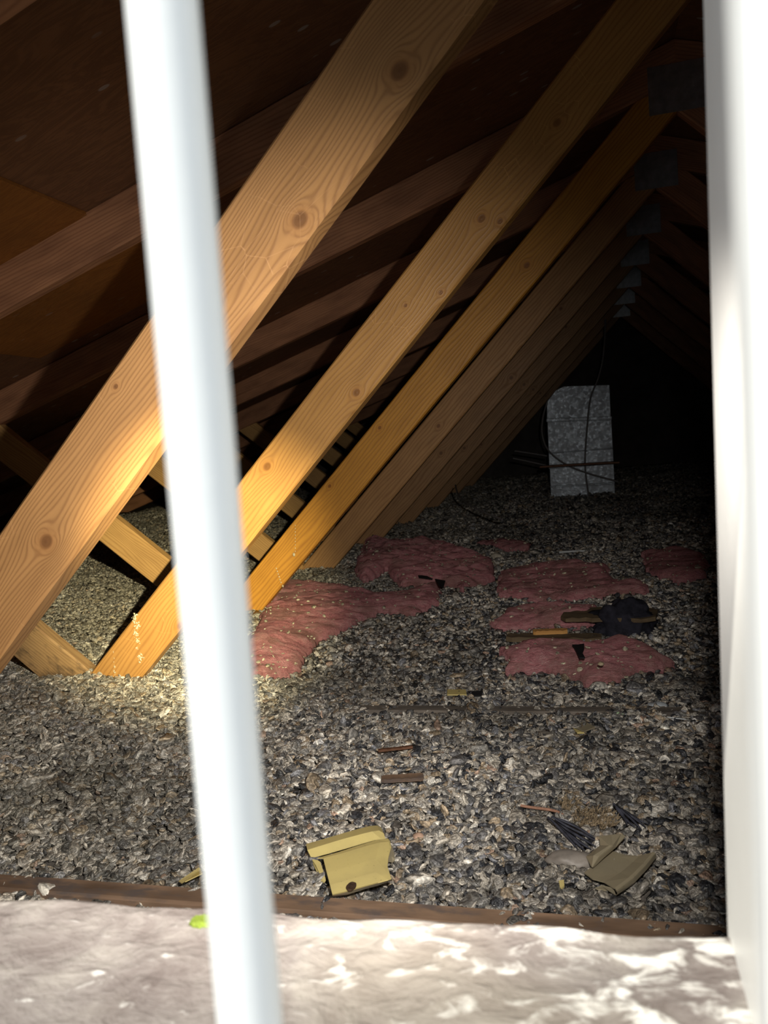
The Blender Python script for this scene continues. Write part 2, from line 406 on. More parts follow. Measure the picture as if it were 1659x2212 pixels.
post = finish('window_post', lean(box_bm(lx, lx+.09, .112, .126, SILL_Z-.004, 1.0, .002), (at_y(1563, 0, .126).x-lx)/(at_y(1563, 0, .126).z-SILL_Z)), M_white)
tag(post, 'wide glaring white post filling the right edge of the photo in front of the opening', 'post')

# ------------------------------------------------------------------ trusses
WOOD_L, WOOD_D = (.56, .315, .130), (.27, .115, .038)
def local(n, px, py):                              # pixel on the face of web n -> (along, across)
    q = at_y(px, py, TY(n)); dx, dz = q.x-XF, q.z
    return dx*math.cos(TW)+dz*math.sin(TW), -dx*math.sin(TW)+dz*math.cos(TW)
def kn(n, lst): return [(*local(n, x, y), r) for x, y, r in lst]
WEBM = {
 1: wood('web_pine_one', (.46, .245, .095), (.20, .085, .030), kn(1, [(863, 153, .0105), (648, 475, .0100), (100, 1170, .0100), (250, 835, .0035)]), 1300, 1.0, .42, scratch=.5),
 2: wood('web_pine_two', (.54, .285, .085), (.30, .125, .030), kn(2, [(1040, 472, .0085), (1080, 478, .006), (876, 660, .004), (952, 632, .005), (770, 848, .0085), (577, 1008, .0095), (1203, 265, .008), (392, 1352, .011)]), 800, 4.0, .38, scratch=.6, spec=.5),
 3: wood('web_pine_three', (.60, .29, .045), (.31, .11, .015), kn(3, [(1138, 573, .009), (820, 924, .006), (712, 1050, .006)]), 700, 9.0, .42),
 4: wood('web_pine_four', (.50, .28, .11), (.26, .11, .04), kn(4, [(947, 920, .008), (1130, 760, .008)]), 600, 13.0, .5),
 5: wood('web_pine_far', (.44, .25, .11), (.22, .10, .04), [(.5, .05, .009), (.95, .03, .009), (1.3, .06, .008)], 600, 17.0, .5),
}
M_chord = wood('rafter_pine', (.46, .225, .115), (.24, .095, .050), [(1.5, .05, .009), (2.4, .04, .010), (3.0, .06, .008)], 800, 3.0, .6, dirt=.5)
M_short = wood('short_web_pine', (.60, .36, .135), (.33, .16, .05), [(.55, .05, .009)], 800, 6.0, .5)
M_short2 = wood('short_web_bark', (.52, .33, .15), (.30, .16, .07), [], 900, 21.0, .6, stain=(.17, .11, .06))
M_tie = wood('tie_pine', (.27, .175, .115), (.13, .08, .05), [(1.2, .03, .01)], 200, 8.0, .8, dirt=.8, stain=(.11, .085, .075))

M_tie2 = wood('tie_weathered', (.19, .165, .14), (.10, .085, .07), [], 300, 11.0, .85, dirt=.8, stain=(.10, .09, .08))

def timber(name, loc, ang, L0, L1, mat, parent, w=W, up=1, cut0=0, cut1=0, wob=0.0, seed=0, clip=(), flip=False):
    """planed timber: local x runs from L0 to L1, y is 0..T, z is 0..w; rotated by ang in the truss plane"""
    rs = random.Random(seed); bm = bmesh.new(); N = max(8, int((L1-L0)/.06)); c = .0035
    prof = [(c, 0), (T-c, 0), (T, c), (T, w-c), (T-c, w), (c, w), (0, w-c), (0, c)]
    rings = []
    for i in range(N+1):
        s = i/N; x = L0+(L1-L0)*s
        rr = []
        for (y, z) in prof:
            xx = x + (cut0*(z/w) if i == 0 else 0) + (cut1*(z/w) if i == N else 0)
            j = wob*(rs.random()-.5) if (z < c*2 and y < c*2) else 0
            rr.append(bm.verts.new((xx, y+j, z+abs(j))))
        rings.append(rr)
    for a, b in zip(rings[:-1], rings[1:]):
        for k in range(8): bm.faces.new((a[k], a[(k+1) % 8], b[(k+1) % 8], b[k]))
    bm.faces.new(rings[0][::-1]); bm.faces.new(rings[-1])
    bmesh.ops.recalc_face_normals(bm, faces=bm.faces[:])
    Mx = Matrix.Translation(loc) @ Matrix.Rotation(-ang, 4, 'Y') @ Matrix.Diagonal((1, 1, -1 if flip else 1, 1)); Mi = Mx.inverted()
    for (co, no) in clip:                           # cut where it butts against another timber (truss coordinates)
        g = bm.verts[:]+bm.edges[:]+bm.faces[:]; lc = Mi @ Vector(co); ln = (Mx.to_3x3().transposed() @ Vector(no)).normalized()
        rr = bmesh.ops.bisect_plane(bm, geom=g, dist=1e-5, plane_co=lc, plane_no=ln, clear_outer=True)
        ed = [e for e in rr['geom_cut'] if isinstance(e, bmesh.types.BMEdge)]
        if ed: bmesh.ops.holes_fill(bm, edges=ed)
    if flip:
        for v in bm.verts: v.co.z *= -1
        bmesh.ops.reverse_faces(bm, faces=bm.faces[:])
    o = finish(name, bm, mat, parent); o.location = loc; o.rotation_euler = (0, -ang, 0); return o

def plate(n, x, z, w, h, parent, rot=0):
    bm = box_bm(-w/2, w/2, -.0016, 0, -h/2, h/2)
    nxp, nzp = 7, 5
    for i in range(nxp):
        for j in range(nzp):
            box_bm(-w/2+w*(i+.5)/nxp-.0016, -w/2+w*(i+.5)/nxp+.0016, -.0026, -.0015, -h/2+h*(j+.5)/nzp-.004, -h/2+h*(j+.5)/nzp+.004, bm=bm)
    o = finish('nail_plate', bm, M_plate, parent); o.location = (x, -.0003, z); o.rotation_euler = (0, rot, 0); o['label'] = 'galvanised nail plate'; return o

LABELS = {
 1: 'nearest roof truss, its broad diagonal web with large cracked knots crossing behind the white bar',
 2: 'second roof truss from the opening, honey coloured web with dried splats near its foot',
 3: 'third roof truss from the opening, bright orange web ending beside the pink insulation',
 4: 'fourth roof truss from the opening, web foot sunk in fill just behind the orange web',
 5: 'fifth roof truss from the opening, dim web foot behind the torn pink insulation edge',
 6: 'sixth roof truss from the opening, narrow dim web strip seen behind the fifth',
 7: 'seventh roof truss from the opening, faint web strip left of the metal duct',
 8: 'eighth roof truss from the opening, nearly lost in the dark beside the metal duct',
 9: 'farthest roof truss, barely visible in the dark behind the metal duct'}
for n in range(1, 10):
    y = TY(n); t = empty('roof_truss', (0, y, 0)); tag(t, LABELS[n], 'roof truss', 'roof trusses in a row')
    wm = WEBM[min(n, 5)]
    up = (RIDGE-XF)/math.cos(TW)
    cl = ((RIDGE, 0, ZC(RIDGE)-.001), (-math.sin(TC), 0, math.cos(TC))); cr = ((RIDGE, 0, ZC(RIDGE)-.001), (math.sin(TC), 0, math.cos(TC)))
    timber('long_web', (XF, 0, 0), TW, -.14, up+.1, wm, t, wob=.001, seed=n, clip=(cl, ((RIDGE-.001, 0, 0), (1, 0, 0))))
    xr = 2*RIDGE-XF                                 # mirrored web
    timber('long_web', (xr, 0, 0), math.pi-TW, -.14, up+.1, M_chord, t, seed=n+20, flip=True, clip=(cr, ((RIDGE+.001, 0, 0), (-1, 0, 0))))
    # rafters: underside passes through (-.6, 1.0176)
    Lr = (RIDGE+4.05)/math.cos(TC)
    timber('top_chord', (RIDGE, 0, ZC(RIDGE)), TC, -Lr, .1, M_chord, t, wob=.001, seed=n+40, clip=(((RIDGE, 0, 0), (1, 0, 0)),))
    timber('top_chord', (RIDGE, 0, ZC(RIDGE)), math.pi-TC, -Lr, .1, M_chord, t, seed=n+60, flip=True, clip=(((RIDGE, 0, 0), (-1, 0, 0)),))
    # short webs climb from the long web's foot to the middle of the rafter
    tt = (ZC(XS)-0)/(math.tan(TS)+math.tan(TC)); Ls = tt/math.cos(TS)
    o = timber('short_web', (XS, 0, 0), math.pi-TS, -.30 if n != 2 else -.13, Ls+.15, M_short2 if n == 2 else M_short, t, w=W, seed=n+80, flip=True, clip=(cl,))
    if n == 2: o['label'] = 'short web with barky stained edge'
    timber('short_web', (2*RIDGE-XS, 0, 0), TS, -.20, Ls+.15, M_short, t, seed=n+90, clip=(cr,))
    timber('bottom_chord', (-4.0, 0, -.069-W), 0, 0, 8.5, M_tie if n == 1 else M_tie2, t, seed=n+100)
    plate(n, RIDGE, ZC(RIDGE)-.015, .135, .115, t)
    if n == 2:
        # dried splats and drips on the web near its foot
        def splat(name, pts, seed, thick=.0016):
            rs = random.Random(seed); bm = bmesh.new()
            for (px, py, r) in pts:
                q = at_y(px, py, y)
                for _ in range(26):
                    ax, az, rr_ = rs.gauss(0, r*.55), rs.gauss(0, r*.75), r*rs.uniform(.10, .38)
                    g = bmesh.ops.create_icosphere(bm, subdivisions=1, radius=rr_)
                    for v in g['verts']:
                        k = 1+.5*(rs.random()-.5); v.co = Vector((q.x+ax+v.co.x*k, -.0004+max(-thick, min(thick, v.co.y)), q.z+az+v.co.z*k))
            return finish(name, bm, M_splat, t, True)
        splat('dried_splat', [(292+dx, yy, .0060-.0011*i+.001) for i, (dx, yy) in enumerate(((0, 1335), (5, 1352), (1, 1368), (6, 1385), (4, 1400)))], 1)
        splat('dried_splat', [(303, 1420, .0065)], 2)
        splat('dried_drip', [(245, 1408, .0014), (247, 1422, .0012), (248, 1440, .002), (248, 1452, .0028), (246, 1430, .001)], 3)
    if n == 3:
        def drip(pts):
            bm = bmesh.new()
            for (px, py, r) in pts:
                q = at_y(px, py, y); g = bmesh.ops.create_icosphere(bm, subdivisions=1, radius=r)
                for v in g['verts']: v.co = Vector((q.x+v.co.x, -.0004+v.co.y*.4, q.z+v.co.z*1.5))
            return finish('dried_drip', bm, M_splat, t, True)
        drip([(638, 1135+i*7, .0015) for i in range(9)]+[(635, 1198, .0045)])
        drip([(597+2*i, 1228+i*6, .0020) for i in range(6)]+[(611, 1266, .003)])

# ------------------------------------------------------------------ pink glass wool
def poly_sd(px, py, poly):
    """signed distance, positive inside"""
    d = np.full(px.shape, 1e9); inside = np.zeros(px.shape, bool); n = len(poly)
    for i in range(n):
        ax, ay = poly[i]; bx, by = poly[(i+1) % n]; ex, ey = bx-ax, by-ay
        t = np.clip(((px-ax)*ex+(py-ay)*ey)/(ex*ex+ey*ey+1e-12), 0, 1)
        d = np.minimum(d, np.hypot(px-ax-t*ex, py-ay-t*ey))
        c = ((ay > py) != (by > py)) & (px < (bx-ax)*(py-ay)/(by-ay+1e-12)+ax); inside ^= c
    return np.where(inside, d, -d)
BATTS = []
def batt_height(x, y, b):
    sd = poly_sd(x, y, b['poly']) + .022*vnoise(x, y, 16, 3) + .014*vnoise(x, y, 45, 4)
    e = np.clip(sd/b['soft'], 0, 1)
    top = b['z'](x, y) + b['t']*np.sqrt(1-(1-e)**2) + b['t']*(.5*vnoise(x*1.0, y*1.6, 9, 5)+.5*vnoise(x*.7, y*2, 26, 6)+.35*vnoise(x*.6, y*1.6, 80, 7))*e
    return sd, top
def batt(pix, zl, t, soft, label, zfun=None, res=.006):
    poly = []
    for x, y in pix:
        q = at_z(x, y, 0)
        for _ in range(10): q = at_z(x, y, gz(q.x, q.y)+.004)
        poly.append(tuple(q.xy))
    t *= .6
    b = dict(poly=poly, t=t, soft=soft, z=(zfun or (lambda x, y: ground(x, y)+.004)))
    BATTS.append(b)
    xs = np.arange(min(p[0] for p in poly)-.03, max(p[0] for p in poly)+.03, res); ys = np.arange(min(p[1] for p in poly)-.03, max(p[1] for p in poly)+.03, res)
    gx, gy = np.meshgrid(xs, ys); sd, top = batt_height(gx, gy, b)
    keep = sd > 0; cell = keep[:-1, :-1] & keep[1:, :-1] & keep[:-1, 1:] & keep[1:, 1:]
    idx = {}; V = []; Fc = []
    def vid(j, i, lo):
        k = (j, i, lo)
        if k not in idx:
            idx[k] = len(V); z = float(top[j, i]) if not lo else float(b['z'](gx[j, i], gy[j, i])-.02); V.append((gx[j, i], gy[j, i], z))
        return idx[k]
    J, I = np.nonzero(cell); cs = set(zip(J.tolist(), I.tolist()))
    for j, i in cs:
        Fc.append((vid(j, i, 0), vid(j, i+1, 0), vid(j+1, i+1, 0), vid(j+1, i, 0)))
        Fc.append((vid(j+1, i, 1), vid(j+1, i+1, 1), vid(j, i+1, 1), vid(j, i, 1)))
        for (dj, di, a, c) in ((-1, 0, (j, i), (j, i+1)), (1, 0, (j+1, i+1), (j+1, i)), (0, -1, (j+1, i), (j, i)), (0, 1, (j, i+1), (j+1, i+1))):
            if (j+dj, i+di) not in cs: Fc.append((vid(*c, 0), vid(*a, 0), vid(*a, 1), vid(*c, 1)))
    o = mesh_np('insulation_batt', np.array(V), np.array(Fc), M_batt)
    tag(o, label, 'insulation', 'pieces of pink glass wool'); return o
GRD = lambda x, y: ground(x, y)+.003
batt([(548, 1462), (535, 1385), (575, 1320), (612, 1256), (680, 1266), (760, 1272), (815, 1280), (860, 1285), (955, 1262), (950, 1300), (895, 1334), (820, 1322), (745, 1350), (690, 1385), (655, 1450), (600, 1465)], -.01, .035, .05, 'large salmon pink insulation piece from the orange web foot to a black scrap')
batt([(790, 1166), (860, 1180), (905, 1172), (960, 1180), (1005, 1197), (1065, 1215), (1068, 1250), (1000, 1275), (955, 1262), (860, 1270), (835, 1240), (790, 1262), (765, 1245)], .01, .06, .06, 'torn mounded insulation piece behind the large salmon one, in front of the dim truss feet')
batt([(1030, 1176), (1095, 1164), (1150, 1180), (1140, 1192), (1090, 1190)], .02, .03, .04, 'small dull pink insulation sliver farthest back, right of the mounded piece', res=.01)
batt([(1078, 1232), (1160, 1222), (1312, 1228), (1325, 1262), (1400, 1262), (1405, 1288), (1270, 1294), (1150, 1300), (1082, 1290)], .0, .035, .04, 'long dark pink insulation slab second row back, right of the grey fill gap')
batt([(1072, 1345), (1092, 1322), (1160, 1311), (1290, 1316), (1300, 1340), (1295, 1352), (1180, 1354), (1092, 1358), (1064, 1364)], -.01, .035, .035, 'greyish pink insulation strip behind the split wooden batten')
batt([(1085, 1402), (1130, 1394), (1200, 1392), (1290, 1388), (1340, 1384), (1400, 1402), (1465, 1438), (1440, 1452), (1385, 1456), (1340, 1472), (1275, 1482), (1230, 1466), (1150, 1452), (1088, 1452)], -.04, .045, .05, 'brightest pink insulation pillow at the front right, with a black scrap on it')
batt([(1385, 1200), (1460, 1185), (1520, 1200), (1530, 1250), (1470, 1262), (1400, 1245)], .0, .03, .04, 'very dark reddish insulation patch near the right jamb, far back', res=.01)

def surface(x, y):
    x = np.asarray(x, float); y = np.asarray(y, float); z = ground(x, y); on = np.zeros(z.shape, bool)
    for b in BATTS:
        sd, top = batt_height(x, y, b); m = sd > 0; on |= m; z = np.where(m, np.maximum(z, top), z)
    return z, on
def sz(x, y): return float(surface(np.array([x]), np.array([y]))[0][0])
def on_surf(px, py, lift=0.0):
    q = at_z(px, py, 0)
    for _ in range(12): q = at_z(px, py, sz(q.x, q.y)+lift)
    return q

# ------------------------------------------------------------------ vermiculite granules: one uncountable heap
def ico(sub):
    bm = bmesh.new(); bmesh.ops.create_icosphere(bm, subdivisions=sub, radius=1)
    v = np.array([tuple(q.co) for q in bm.verts]); f = np.array([[l.index for l in fc.verts] for fc in bm.faces]); bm.free(); return v, f
PAL = np.array([(.46, .43, .38), (.34, .32, .29), (.21, .205, .195), (.12, .12, .125), (.035, .038, .046), (.31, .25, .18), (.66, .64, .59), (.25, .26, .29), (.38, .27, .21)])
PW = np.array([.17, .18, .19, .15, .13, .07, .06, .04, .01]); PW = PW/PW.sum()
def visible_mask(x, y):
    """keep only fill that the opening could show (with a generous margin)"""
    return (x > -.95*y-.45) & (x < .22*y+.30)
def granules(x0, x1, y0, y1, dens, size, sub, tmpl_n, seed):
    rs = np.random.RandomState(seed); n = int((x1-x0)*(y1-y0)*dens)
    x = rs.uniform(x0, x1, n); y = rs.uniform(y0, y1, n); m = visible_mask(x, y); x, y = x[m], y[m]
    z, on = surface(x, y); keep = (~on) | (rs.rand(len(x)) < .045); x, y, z, on = x[keep], y[keep], z[keep], on[keep]
    n = len(x); V0, F0 = ico(sub); ts = []
    for k in range(tmpl_n):
        r = np.random.RandomState(100+k); v = V0*(1+.26*(r.rand(len(V0), 1)-.5))*np.array([1, r.uniform(.7, .95), r.uniform(.28, .50)])
        if k % 2: v[:, 2] += .35*v[:, 0]**2              # curled flakes
        ts.append(v)
    ts = np.array(ts)[rs.randint(0, tmpl_n, n)]
    s = size*np.exp(rs.normal(0, .30, n)); s = np.where(rs.rand(n) < .012, s*1.9, s); s = np.where(on, s*.62, s)
    shell = ts.copy(); ts = ts*s[:, None, None]
    a = rs.uniform(0, 2*np.pi, n); tl = rs.normal(0, .75, n); az = rs.uniform(0, 2*np.pi, n)
    def R(ax, an):
        c, s_ = np.cos(an), np.sin(an); M = np.zeros((n, 3, 3)); i, j, k = {'x': (1, 2, 0), 'z': (0, 1, 2)}[ax]
        M[:, k, k] = 1; M[:, i, i] = c; M[:, j, j] = c; M[:, i, j] = -s_; M[:, j, i] = s_; return M
    Rm = R('z', az) @ R('x', tl) @ R('z', a)
    v = np.einsum('nij,nkj->nki', Rm, ts); v[:, :, 0] += x[:, None]; v[:, :, 1] += y[:, None]; v[:, :, 2] += (z+rs.uniform(-.003, .004, n))[:, None]
    f = (F0[None]+np.arange(n)[:, None, None]*len(V0)).reshape(-1, 3)
    clump = vnoise(x, y, 5, 6)+.5*vnoise(x, y, 14, 2)
    c = PAL[rs.choice(len(PAL), n, p=PW)]*(1+.25*rs.normal(0, 1, n)[:, None]*.5)
    # tone varies in clumps and blends to a pale yellowish grey towards the left
    c = c*(1+.9*clump[:, None])
    pale = (sstep(-.25, -1.2, x)*.38)[:, None]; c = c*(1-pale)+np.array([.36, .34, .27])*pale*(1+.3*rs.normal(0, 1, n)[:, None])
    c = np.where(on[:, None], np.array([.60, .56, .42])*rs.uniform(.5, 1.1, n)[:, None], c)
    c = np.clip(c*.88, .01, .85); cc = np.ones((n, len(V0), 4)); cc[:, :, :3] = c[:, None, :]
    return v.reshape(-1, 3), f, cc.reshape(-1, 4), (shell+rs.uniform(0, 40, (n, 1, 1))*np.array([0, 0, 1])).reshape(-1, 3)
parts = [granules(-1.9, .75, .58, 1.75, 29000, .0060, 2, 10, 1), granules(-3.2, 1.0, 1.75, 3.2, 15000, .0068, 1, 10, 2), granules(-3.35, 1.6, 3.2, 7.3, 6500, .0088, 1, 8, 3)]
off = 0; VV = []; FF = []; CC = []; SH = []
for v, f, c, sh in parts: SH.append(sh); VV.append(v); FF.append(f+off); CC.append(c); off += len(v)
fill = mesh_np('vermiculite_fill', np.concatenate(VV), np.concatenate(FF), M_fill, colors=np.concatenate(CC))
_a = fill.data.attributes.new('shell', 'FLOAT_VECTOR', 'POINT'); _a.data.foreach_set('vector', np.concatenate(SH).astype(np.float32).ravel())
tag(fill, 'loose grey and cream vermiculite granules spread over the whole attic floor', 'loose insulation', kind='stuff')
print('granule faces', len(fill.data.polygons))

# ------------------------------------------------------------------ litter on the fill
def strip_profile(name, prof, L, mat, thick=.0011, wav=None, steps=24):
    """thin bent sheet: prof = (y, z) points, swept along x with ragged ends"""
    bm = bmesh.new(); rows = []
    pts = [Vector((0, *p)) for p in prof]
    # offset normals
    nm = []
    for i in range(len(pts)):
        a = pts[max(0, i-1)]; b = pts[min(len(pts)-1, i+1)]; d = (b-a).normalized(); nm.append(Vector((0, -d.z, d.y)))
    for side in (0, 1):
        g = []
        for i, p in enumerate(pts):
            r = []
            for k in range(steps+1):
                s = k/steps; x0, x1 = (wav(i/(len(pts)-1)) if wav else (0, L)); r.append(bm.verts.new(Vector((x0+(x1-x0)*s, p.y, p.z))+nm[i]*(thick*side)))
            g.append(r)
        rows.append(g)
    A, B = rows; n = len(pts)
    for i in range(n-1):
        for k in range(steps):
            bm.faces.new((A[i][k], A[i+1][k], A[i+1][k+1], A[i][k+1])); bm.faces.new((B[i][k], B[i][k+1], B[i+1][k+1], B[i+1][k]))
        bm.faces.new((A[i][0], B[i][0], B[i+1][0], A[i+1][0])); bm.faces.new((A[i][steps], A[i+1][steps], B[i+1][steps], B[i][steps]))
    for k in range(steps):
        bm.faces.new((A[0][k], A[0][k+1], B[0][k+1], B[0][k])); bm.faces.new((A[-1][k], B[-1][k], B[-1][k+1], A[-1][k+1]))
    bmesh.ops.recalc_face_normals(bm, faces=bm.faces[:])
    return bm
def extr(name, pix, Zs, mat, parent=None, thick=.0012):
    """thin sheet piece: outline pixels with their heights, real thickness downwards"""
    bm = bmesh.new(); P = [at_z(x, y, z) for (x, y), z in zip(pix, Zs)]
    top = [bm.verts.new(p) for p in P]; bot = [bm.verts.new(p-Vector((0, 0, thick))) for p in P]; n = len(P)
    bm.faces.new(top); bm.faces.new(bot[::-1])
    for i in range(n): bm.faces.new((top[i], bot[i], bot[(i+1) % n], top[(i+1) % n]))
    bmesh.ops.recalc_face_normals(bm, faces=bm.faces[:]); bmesh.ops.triangulate(bm, faces=bm.faces[:])
    o = finish(name, bm, mat, parent)
    return o

# cream vinyl siding offcut: back strip with rounded corner, a lower lapped panel, folded return
sid = empty('siding_offcut', tuple(on_surf(760, 1860)))
tag(sid, 'cream yellow folded vinyl siding offcut lying near the sill right of the white bar', 'siding offcut')
def kid(o, par): o.parent = par; o.matrix_parent_inverse = Matrix.Translation(-Vector(par.location)); return o
g0 = gz(*on_surf(760, 1860).xy)
def sheet(name, rows, mat, par, thick=.0013):
    """curved sheet through rows of (px, py, height above fill) points"""
    bm = bmesh.new(); G = [[at_z(x, y, g0+.004+h) for x, y, h in r] for r in rows]
    n = len(G[0]); T_ = [[bm.verts.new(p) for p in r] for r in G]; B_ = [[bm.verts.new(p-Vector((0, 0, thick))) for p in r] for r in G]
    for i in range(len(G)-1):
        for k in range(n-1):
            bm.faces.new((T_[i][k], T_[i+1][k], T_[i+1][k+1], T_[i][k+1])); bm.faces.new((B_[i][k], B_[i][k+1], B_[i+1][k+1], B_[i+1][k]))
        bm.faces.new((T_[i][0], B_[i][0], B_[i+1][0], T_[i+1][0])); bm.faces.new((T_[i][-1], T_[i+1][-1], B_[i+1][-1], B_[i][-1]))
    for k in range(n-1):
        bm.faces.new((T_[0][k], T_[0][k+1], B_[0][k+1], B_[0][k])); bm.faces.new((T_[-1][k], B_[-1][k], B_[-1][k+1], T_[-1][k+1]))
    bmesh.ops.recalc_face_normals(bm, faces=bm.faces[:])
    o = finish(name, bm, mat); return kid(o, par) if par else o
def lerp_row(a, b, n, h=None):
    return [tuple(a[j]+(b[j]-a[j])*k/n for j in range(3)) for k in range(n+1)]
# upper strip: from back edge (661,1823)-(815,1783)/(828,1795) to step line (684,1855)-(836,1811)
sheet('upper_strip', [[(661, 1823, .012), (700, 1812, .013), (740, 1800, .013), (780, 1789, .013), (800, 1784, .012), (815, 1783, .010), (824, 1788, .008)],
                      [(664, 1836, .017), (702, 1824, .018), (742, 1812, .018), (783, 1801, .018), (804, 1796, .018), (819, 1794, .016), (829, 1800, .014)],
                      [(672, 1852, .012), (710, 1842, .012), (748, 1831, .012), (788, 1819, .012), (810, 1813, .012), (822, 1811, .012), (833, 1812, .011)]], M_vinyl, sid)
sheet('lower_panel', [[(686, 1853, .019), (730, 1841, .019), (775, 1826, .019), (815, 1814, .019), (838, 1811, .018), (843, 1817, .016)],
                      [(698, 1853, .021), (740, 1843, .021), (782, 1830, .021), (820, 1820, .021), (840, 1818, .019), (845, 1830, .017)],
                      [(706, 1885, .021), (742, 1875, .021), (780, 1864, .021), (812, 1856, .021), (830, 1852, .019), (839, 1852, .018)],
                      [(713, 1912, .020), (748, 1902, .020), (782, 1892, .020), (812, 1884, .020), (832, 1878, .019), (837, 1872, .018)],
                      [(718, 1932, .018), (752, 1924, .018), (786, 1914, .018), (816, 1906, .018), (838, 1900, .018), (845, 1897, .017)]], M_vinyl, sid)
sheet('side_return', [[(662, 1828, .010), (674, 1856, .010), (686, 1858, .012)], [(670, 1852, .006), (682, 1868, .008), (692, 1862, .012)], [(694, 1904, .001), (699, 1906, .002), (704, 1900, .004)]], M_vinyl, sid)
sheet('end_curl', [[(842, 1820, .014), (848, 1830, .010), (852, 1846, .006)], [(838, 1852, .012), (846, 1850, .008), (853, 1856, .004)], [(836, 1862, .011), (842, 1860, .007), (848, 1862, .003)]], M_vinyl_g, sid)
sheet('front_lip', [[(718, 1932, .018), (752, 1924, .018), (786, 1914, .018), (816, 1906, .018), (845, 1897, .017)], [(720, 1936, .004), (752, 1930, .012), (786, 1919, .012), (816, 1911, .012), (846, 1900, .012)]], M_vinyl_g, sid)
bm = bmesh.new(); q = at_z(759, 1914, g0+.0245); bmesh.ops.create_cone(bm, cap_ends=True, segments=20, radius1=.0074, radius2=.0070, depth=.0012)
for v in bm.verts: k = 1+.15*(random.random()-.5); v.co = Vector((v.co.x*.85*k+q.x, v.co.y*1.25*k+q.y, v.co.z+q.z))
o = kid(finish('burn_spot', bm, M_rust), sid); o['label'] = 'dark brown round spot'

# dusty siding offcut on the right
g0 = gz(*on_surf(1340, 1870).xy)
sid2 = empty('siding_offcut', tuple(on_surf(1340, 1870)))
tag(sid2, 'dusty grey beige siding offcut with rolled edges beside the dead bird, lower right', 'siding offcut')
sheet('web_panel', [[(1262, 1885, .008), (1280, 1898, .010), (1305, 1905, .012), (1328, 1919, .016)],
                    [(1290, 1862, .006), (1310, 1872, .008), (1340, 1885, .010), (1362, 1895, .016)],
                    [(1318, 1840, .006), (1342, 1850, .008), (1368, 1862, .010), (1392, 1866, .016)],
                    [(1320, 1838, .006), (1350, 1846, .008), (1380, 1849, .011), (1412, 1840, .018)]], M_vinyl_g, sid2)
sheet('rolled_edge', [[(1328, 1918, .018), (1332, 1924, .018), (1334, 1930, .012), (1330, 1933, .004)],
                      [(1362, 1892, .020), (1368, 1897, .020), (1371, 1904, .014), (1368, 1908, .006)],
                      [(1390, 1864, .021), (1396, 1868, .021), (1399, 1874, .015), (1396, 1878, .007)],
                      [(1410, 1840, .021), (1416, 1843, .020), (1418, 1849, .014), (1416, 1853, .008)]], M_vinyl_g, sid2)
sheet('rolled_edge', [[(1294, 1806, .022), (1320, 1803, .024), (1342, 1801, .022), (1351, 1806, .018)],
                      [(1296, 1826, .018), (1316, 1826, .024), (1324, 1826, .022), (1330, 1829, .016)],
                      [(1266, 1850, .012), (1282, 1848, .020), (1294, 1850, .020), (1302, 1853, .014)],
                      [(1276, 1870, .010), (1278, 1871, .014), (1280, 1872, .014), (1282, 1872, .012)]], M_vinyl_g, sid2)
sheet('bottom_curl', [[(1286, 1918, .004), (1300, 1912, .010), (1324, 1918, .012)], [(1298, 1924, .002), (1312, 1922, .004), (1330, 1932, .004)]], M_vinyl_g, sid2)

def small(name, pix, lift, mat, label, cat, group=None, thick=.0025):
    cx = sum(p[0] for p in pix)/len(pix); cy = sum(p[1] for p in pix)/len(pix); q = on_surf(cx, cy, .006+lift)
    o = extr(name, pix, [q.z]*len(pix), mat, thick=thick); return tag(o, label, cat, group)
small('vinyl_scrap', [(966, 1489), (1006, 1489), (1008, 1500), (966, 1500)], .004, M_vinyl, 'short straight cream vinyl scrap on the fill below the gap between the pink pieces', 'vinyl scrap')
small('slate_chip', [(1010, 1493), (1042, 1492), (1040, 1502), (1012, 1502)], .002, M_felt, 'small black chip lying against the right end of the cream scrap', 'chip')
small('vinyl_scrap', [(1238, 1572), (1252, 1578), (1262, 1582), (1247, 1582)], .004, M_vinyl, 'tiny cream triangular scrap on the dark fill below the brightest pink piece', 'vinyl scrap')
small('slate_chip', [(1240, 1569), (1262, 1557), (1285, 1570), (1262, 1579)], .0, M_vinyl_g, 'dull grey brown chip above the tiny cream triangle', 'chip')
vs = empty('vinyl_channel', tuple(on_surf(408, 1888))); tag(vs, 'narrow cream vinyl channel strip just left of the white bar above the sill', 'vinyl strip')
g0 = gz(*on_surf(408, 1888).xy)
sheet('channel_wall', [[(386, 1903, .010), (392, 1907, .012)], [(430, 1873, .014), (434, 1878, .014)]], M_vinyl, vs)
sheet('channel_floor', [[(392, 1907, .012), (396, 1903, .004), (400, 1904, .012)], [(434, 1878, .014), (436, 1882, .006), (437, 1886, .014)]], M_vinyl, vs)
small('vinyl_scrap', [(1218, 1900), (1219, 1912), (1214, 1917), (1209, 1914), (1207, 1902)], .002, M_vinyl, 'tiny ochre curved scrap on the fill left of the dusty siding offcut', 'vinyl scrap')
M_batten = wood('split_batten', (.17, .125, .07), (.08, .05, .03), [], 260, 15., .8, dirt=.5)
M_bright = wood('fresh_split', (.62, .33, .10), (.40, .18, .05), [], 260, 25., .7)
def on_gnd(px, py):
    q = at_z(px, py, 0)
    for _ in range(12): q = at_z(px, py, gz(q.x, q.y)+.01)
    return q
